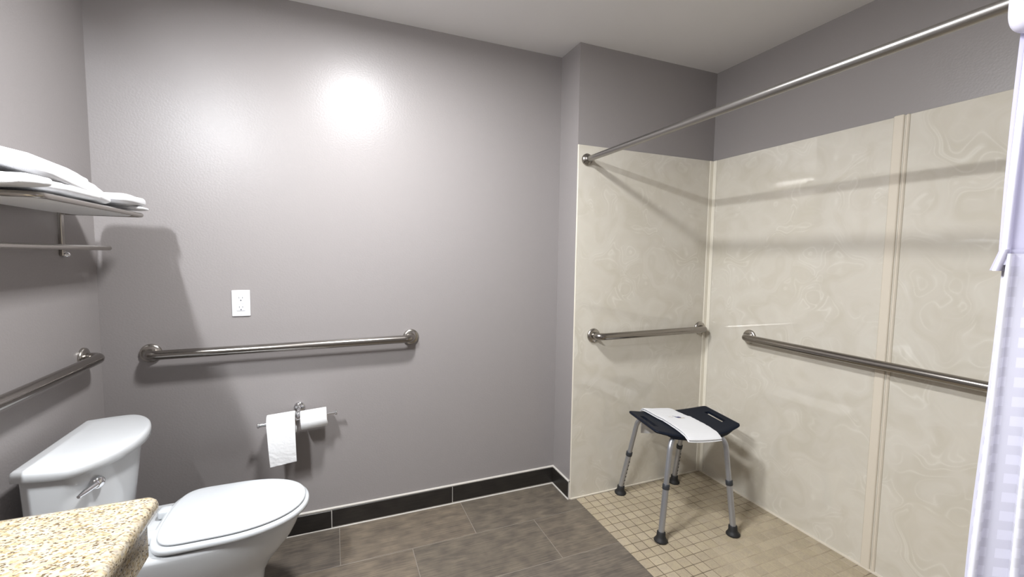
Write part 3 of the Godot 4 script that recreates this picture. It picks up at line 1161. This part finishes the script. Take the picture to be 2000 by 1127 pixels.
func build_shelf_towels() -> void:
	var n := noise_of(FastNoiseLite.TYPE_SIMPLEX_SMOOTH, 0.10, 95, 3)
	# flat towel that lines the rack and sags between its rails
	var o := thing("folded_towel", "thin white towel sagging between the rails, lowest in the rack", "towel", Vector3.ZERO, "towels on the rack")
	var st := begin()
	pillow(st, Vector3(0.1165, 1.470, 0.510), Vector3(0.092, 0.013, 0.288), 0.5, 0.25, n, 0.003)
	put("fold", st, M.terry, o)
	# bath towel rolled over the near end of the rack
	o = thing("rolled_towel", "white bath towel with a rolled end at the near end of the rack", "towel", Vector3.ZERO, "towels on the rack")
	st = begin()
	var droop := func(v: Vector3) -> Vector3:
		var t := clampf((v.z - 0.80) / 0.25, 0.0, 1.0)
		v.y -= 0.020 * t * t
		v.x += 0.030 * t
		v.y += 0.006 * (1.0 - t)
		return v
	pillow(st, Vector3(0.150, 1.4930, 0.930), Vector3(0.096, 0.0145, 0.165), 0.55, 0.5, n, 0.006, droop)
	put("fold", st, M.terry, o)
	st = begin()
	var coil := PackedVector3Array()
	for i in 60:
		var w := i / 59.0 * TAU * 2.2
		var rr := 0.004 + 0.0052 * w / TAU * 1.5
		coil.append(Vector3(0.214 + rr * cos(w) * 1.4, 1.470 + rr * sin(w), 1.078))
	tube(st, coil, 0.0036, 8)
	put("rolled_edge", st, M.terry, o)
	# large bath towel folded over on itself, sloping down towards the corner
	o = thing("folded_towel", "large white bath towel folded over at the top of the rack pile", "towel", Vector3.ZERO, "towels on the rack")
	var slope := func(v: Vector3) -> Vector3:
		var t := clampf((0.80 - v.z) / 0.38, 0.0, 1.0)
		v.y -= 0.034 * t * t * (3.0 - 2.0 * t)
		v.y -= 0.022 * smoothstep(0.84, 1.10, v.z) * smoothstep(1.525, 1.545, v.y)
		var e := clampf((0.62 - v.z) / 0.16, 0.0, 1.0)
		v.y += 0.010 * sin(e * PI) * smoothstep(1.50, 1.53, v.y)
		return v
	st = begin()
	pillow(st, Vector3(0.112, 1.539, 0.75), Vector3(0.104, 0.017, 0.350), 0.42, 0.36, n, 0.008, slope)
	put("fold", st, M.terry, o)
	st = begin()
	pillow(st, Vector3(0.106, 1.558, 0.81), Vector3(0.098, 0.0145, 0.330), 0.45, 0.36, n, 0.010, slope)
	pillow(st, Vector3(0.114, 1.5045, 0.585), Vector3(0.101, 0.0170, 0.165), 0.55, 0.42, n, 0.007)
	pillow(st, Vector3(0.116, 1.537, 0.505), Vector3(0.100, 0.0180, 0.110), 0.5, 0.45, n, 0.009, slope)
	put("fold", st, M.terry, o)
	# wash cloth at the far end
	o = thing("folded_towel", "small white wash cloth at the far end of the rack", "towel", Vector3.ZERO, "towels on the rack")
	st = begin()
	pillow(st, Vector3(0.130, 1.515, 0.285), Vector3(0.106, 0.018, 0.105), 0.5, 0.45, n, 0.008)
	put("fold", st, M.terry, o)
	st = begin()
	pillow(st, Vector3(0.134, 1.4925, 0.215), Vector3(0.100, 0.0065, 0.050), 0.5, 0.35, n, 0.003)
	put("fold", st, M.terry, o)

# ================================================================ toilet paper
func rod_y(x: float) -> float:
	return 0.584 + (x - 0.557) * 0.066

func build_paper_holder() -> void:
	var z := 0.085
	var o := thing("paper_holder", "chrome double toilet paper holder on the grey wall", "paper holder", Vector3.ZERO)
	var st := begin()
	lathe(st, Vector3(0.711, 0.622, 0), Vector3(0, 0, 1), [[0.024, 0.0], [0.024, 0.005], [0.020, 0.010], [0.011, 0.013]], 28)
	put("flange", st, M.chrome, o)
	st = begin()
	tube(st, rounded([Vector3(0.711, 0.622, 0.008), Vector3(0.711, 0.622, z), Vector3(0.711, rod_y(0.711), z)], 0.022, 8), 0.0085, 16)
	put("stem", st, M.chrome, o)
	st = begin()
	tube(st, PackedVector3Array([Vector3(0.555, rod_y(0.555), z), Vector3(0.711, rod_y(0.711), z), Vector3(0.868, rod_y(0.868), z)]), 0.0080, 16)
	put("rod", st, M.chrome, o)
	for s in 2:
		st = begin()
		var x := 0.555 if s == 0 else 0.868
		lathe(st, Vector3(x, rod_y(x), z), Vector3(-1 if s == 0 else 1, -0.066 if s == 0 else 0.066, 0), [[0.0082, -0.004], [0.0115, 0.0], [0.0115, 0.004], [0.010, 0.0055]], 20)
		put("end_cap", st, M.chrome, o)
	paper_roll("white toilet roll with a loose sheet hanging down", 0.590, 0.701, 0.048, true)
	paper_roll("smaller white toilet roll without a loose sheet", 0.722, 0.830, 0.042, false)

func paper_roll(label: String, x0: float, x1: float, r: float, hanging: bool) -> void:
	var z := 0.085
	var core := 0.020
	var c0 := Vector3(x0, rod_y(x0) - core + 0.0100, z)
	var c1 := Vector3(x1, rod_y(x1) - core + 0.0100, z)
	var axis := (c1 - c0).normalized()
	var l := c0.distance_to(c1)
	var o := thing("toilet_roll", label, "toilet roll", Vector3.ZERO, "toilet rolls")
	var n := 40
	var side := Vector3(0, 0, 1)
	var up := side.cross(axis).normalized()
	if up.y < 0:
		up = -up
	var rings := []
	for q in [[core, 0.0], [r - 0.0015, 0.0], [r, 0.0015], [r, l - 0.0015], [r - 0.0015, l], [core, l]]:
		var ring := PackedVector3Array()
		for j in n:
			var w := TAU * j / n
			ring.append(c0 + axis * float(q[1]) + (side * cos(w) + up * sin(w)) * float(q[0]))
		rings.append(ring)
	var st := begin()
	loft(st, rings, 0, FLAT, true)
	put("paper", st, M.paper, o)
	rings = []
	for q in [[core - 0.0015, 0.0], [core + 0.0002, 0.0], [core + 0.0002, l], [core - 0.0015, l]]:
		var ring := PackedVector3Array()
		for j in n:
			var w := TAU * j / n
			ring.append(c0 + axis * float(q[1]) + (side * cos(w) + up * sin(w)) * float(q[0]))
		rings.append(ring)
	st = begin()
	loft(st, rings, 0, FLAT, true)
	put("core", st, M.cardboard, o)
	if hanging:
		st = begin()
		var wave := noise_of(FastNoiseLite.TYPE_SIMPLEX_SMOOTH, 20.0, 97, 2)
		var f := func(u: float, v: float, off: float) -> Vector3:
			# v: 0 at the top of the roll, 1 at the loose end
			var arc := PI / 2 * r
			var drop := 0.165
			var s := v * (arc + drop)
			var base := c0 + axis * (u * l)
			if s < arc:
				var w := PI / 2 - s / r
				return base + (side * cos(w) + up * sin(w)) * (r + 0.0006 + off)
			var t := (s - arc) / drop
			var p := base + side * (r + 0.0006 + off + 0.004 * sin(t * 3.0) + 0.002 * t * wave.get_noise_2d(u * 2.0, t * 3.0))
			p.y -= t * drop - (0.004 * u - 0.002) * t
			p.x += 0.008 * t * (1.0 - u * 0.8) + 0.002 * t
			return p
		sheet(st, steps(0.005, 0.995, 12), steps(0.0, 1.0, 40), func(i, j): return true, func(u, v): return f.call(u, v, 0.0006), func(u, v): return f.call(u, v, 0.0))
		put("loose_sheet", st, M.paper, o)

# ================================================================ outlet
func build_outlet() -> void:
	var c := Vector3(0.4895, 1.1155, 0)
	var o := thing("wall_outlet", "white double electrical outlet on the grey wall", "outlet", c)
	var st := begin()
	box(st, Vector3(0, 0, 0.003), Vector3(0.070, 0.115, 0.006), 0.002)
	put("plate", st, M.plate, o)
	st = begin()
	box(st, Vector3(0, 0, 0.0062), Vector3(0.034, 0.067, 0.004), 0.0012)
	put("socket_face", st, M.plate_face, o)
	for s in [-1, 1]:
		var y: float = 0.0205 * s
		for k in [-1, 1]:
			st = begin()
			box(st, Vector3(0.0064 * k, y + 0.004, 0.0080), Vector3(0.0019, 0.0078, 0.0012), 0.0003)
			put("slot", st, M.slot, o)
		st = begin()
		lathe(st, Vector3(0, y - 0.0075, 0.0076), Vector3(0, 0, 1), [[0.0028, 0.0], [0.0028, 0.0010]], 14)
		put("ground_hole", st, M.slot, o)
	for k in [-1, 1]:
		st = begin()
		box(st, Vector3(0.0075 * k, 0.0, 0.0085), Vector3(0.0120, 0.0062, 0.0022), 0.0006)
		put("button", st, M.plate, o)
	for s in [-1, 1]:
		st = begin()
		lathe(st, Vector3(0, 0.048 * s, 0.0058), Vector3(0, 0, 1), [[0.0030, 0.0], [0.0028, 0.0008], [0.0012, 0.0012]], 14)
		put("screw", st, M.plate_face, o)
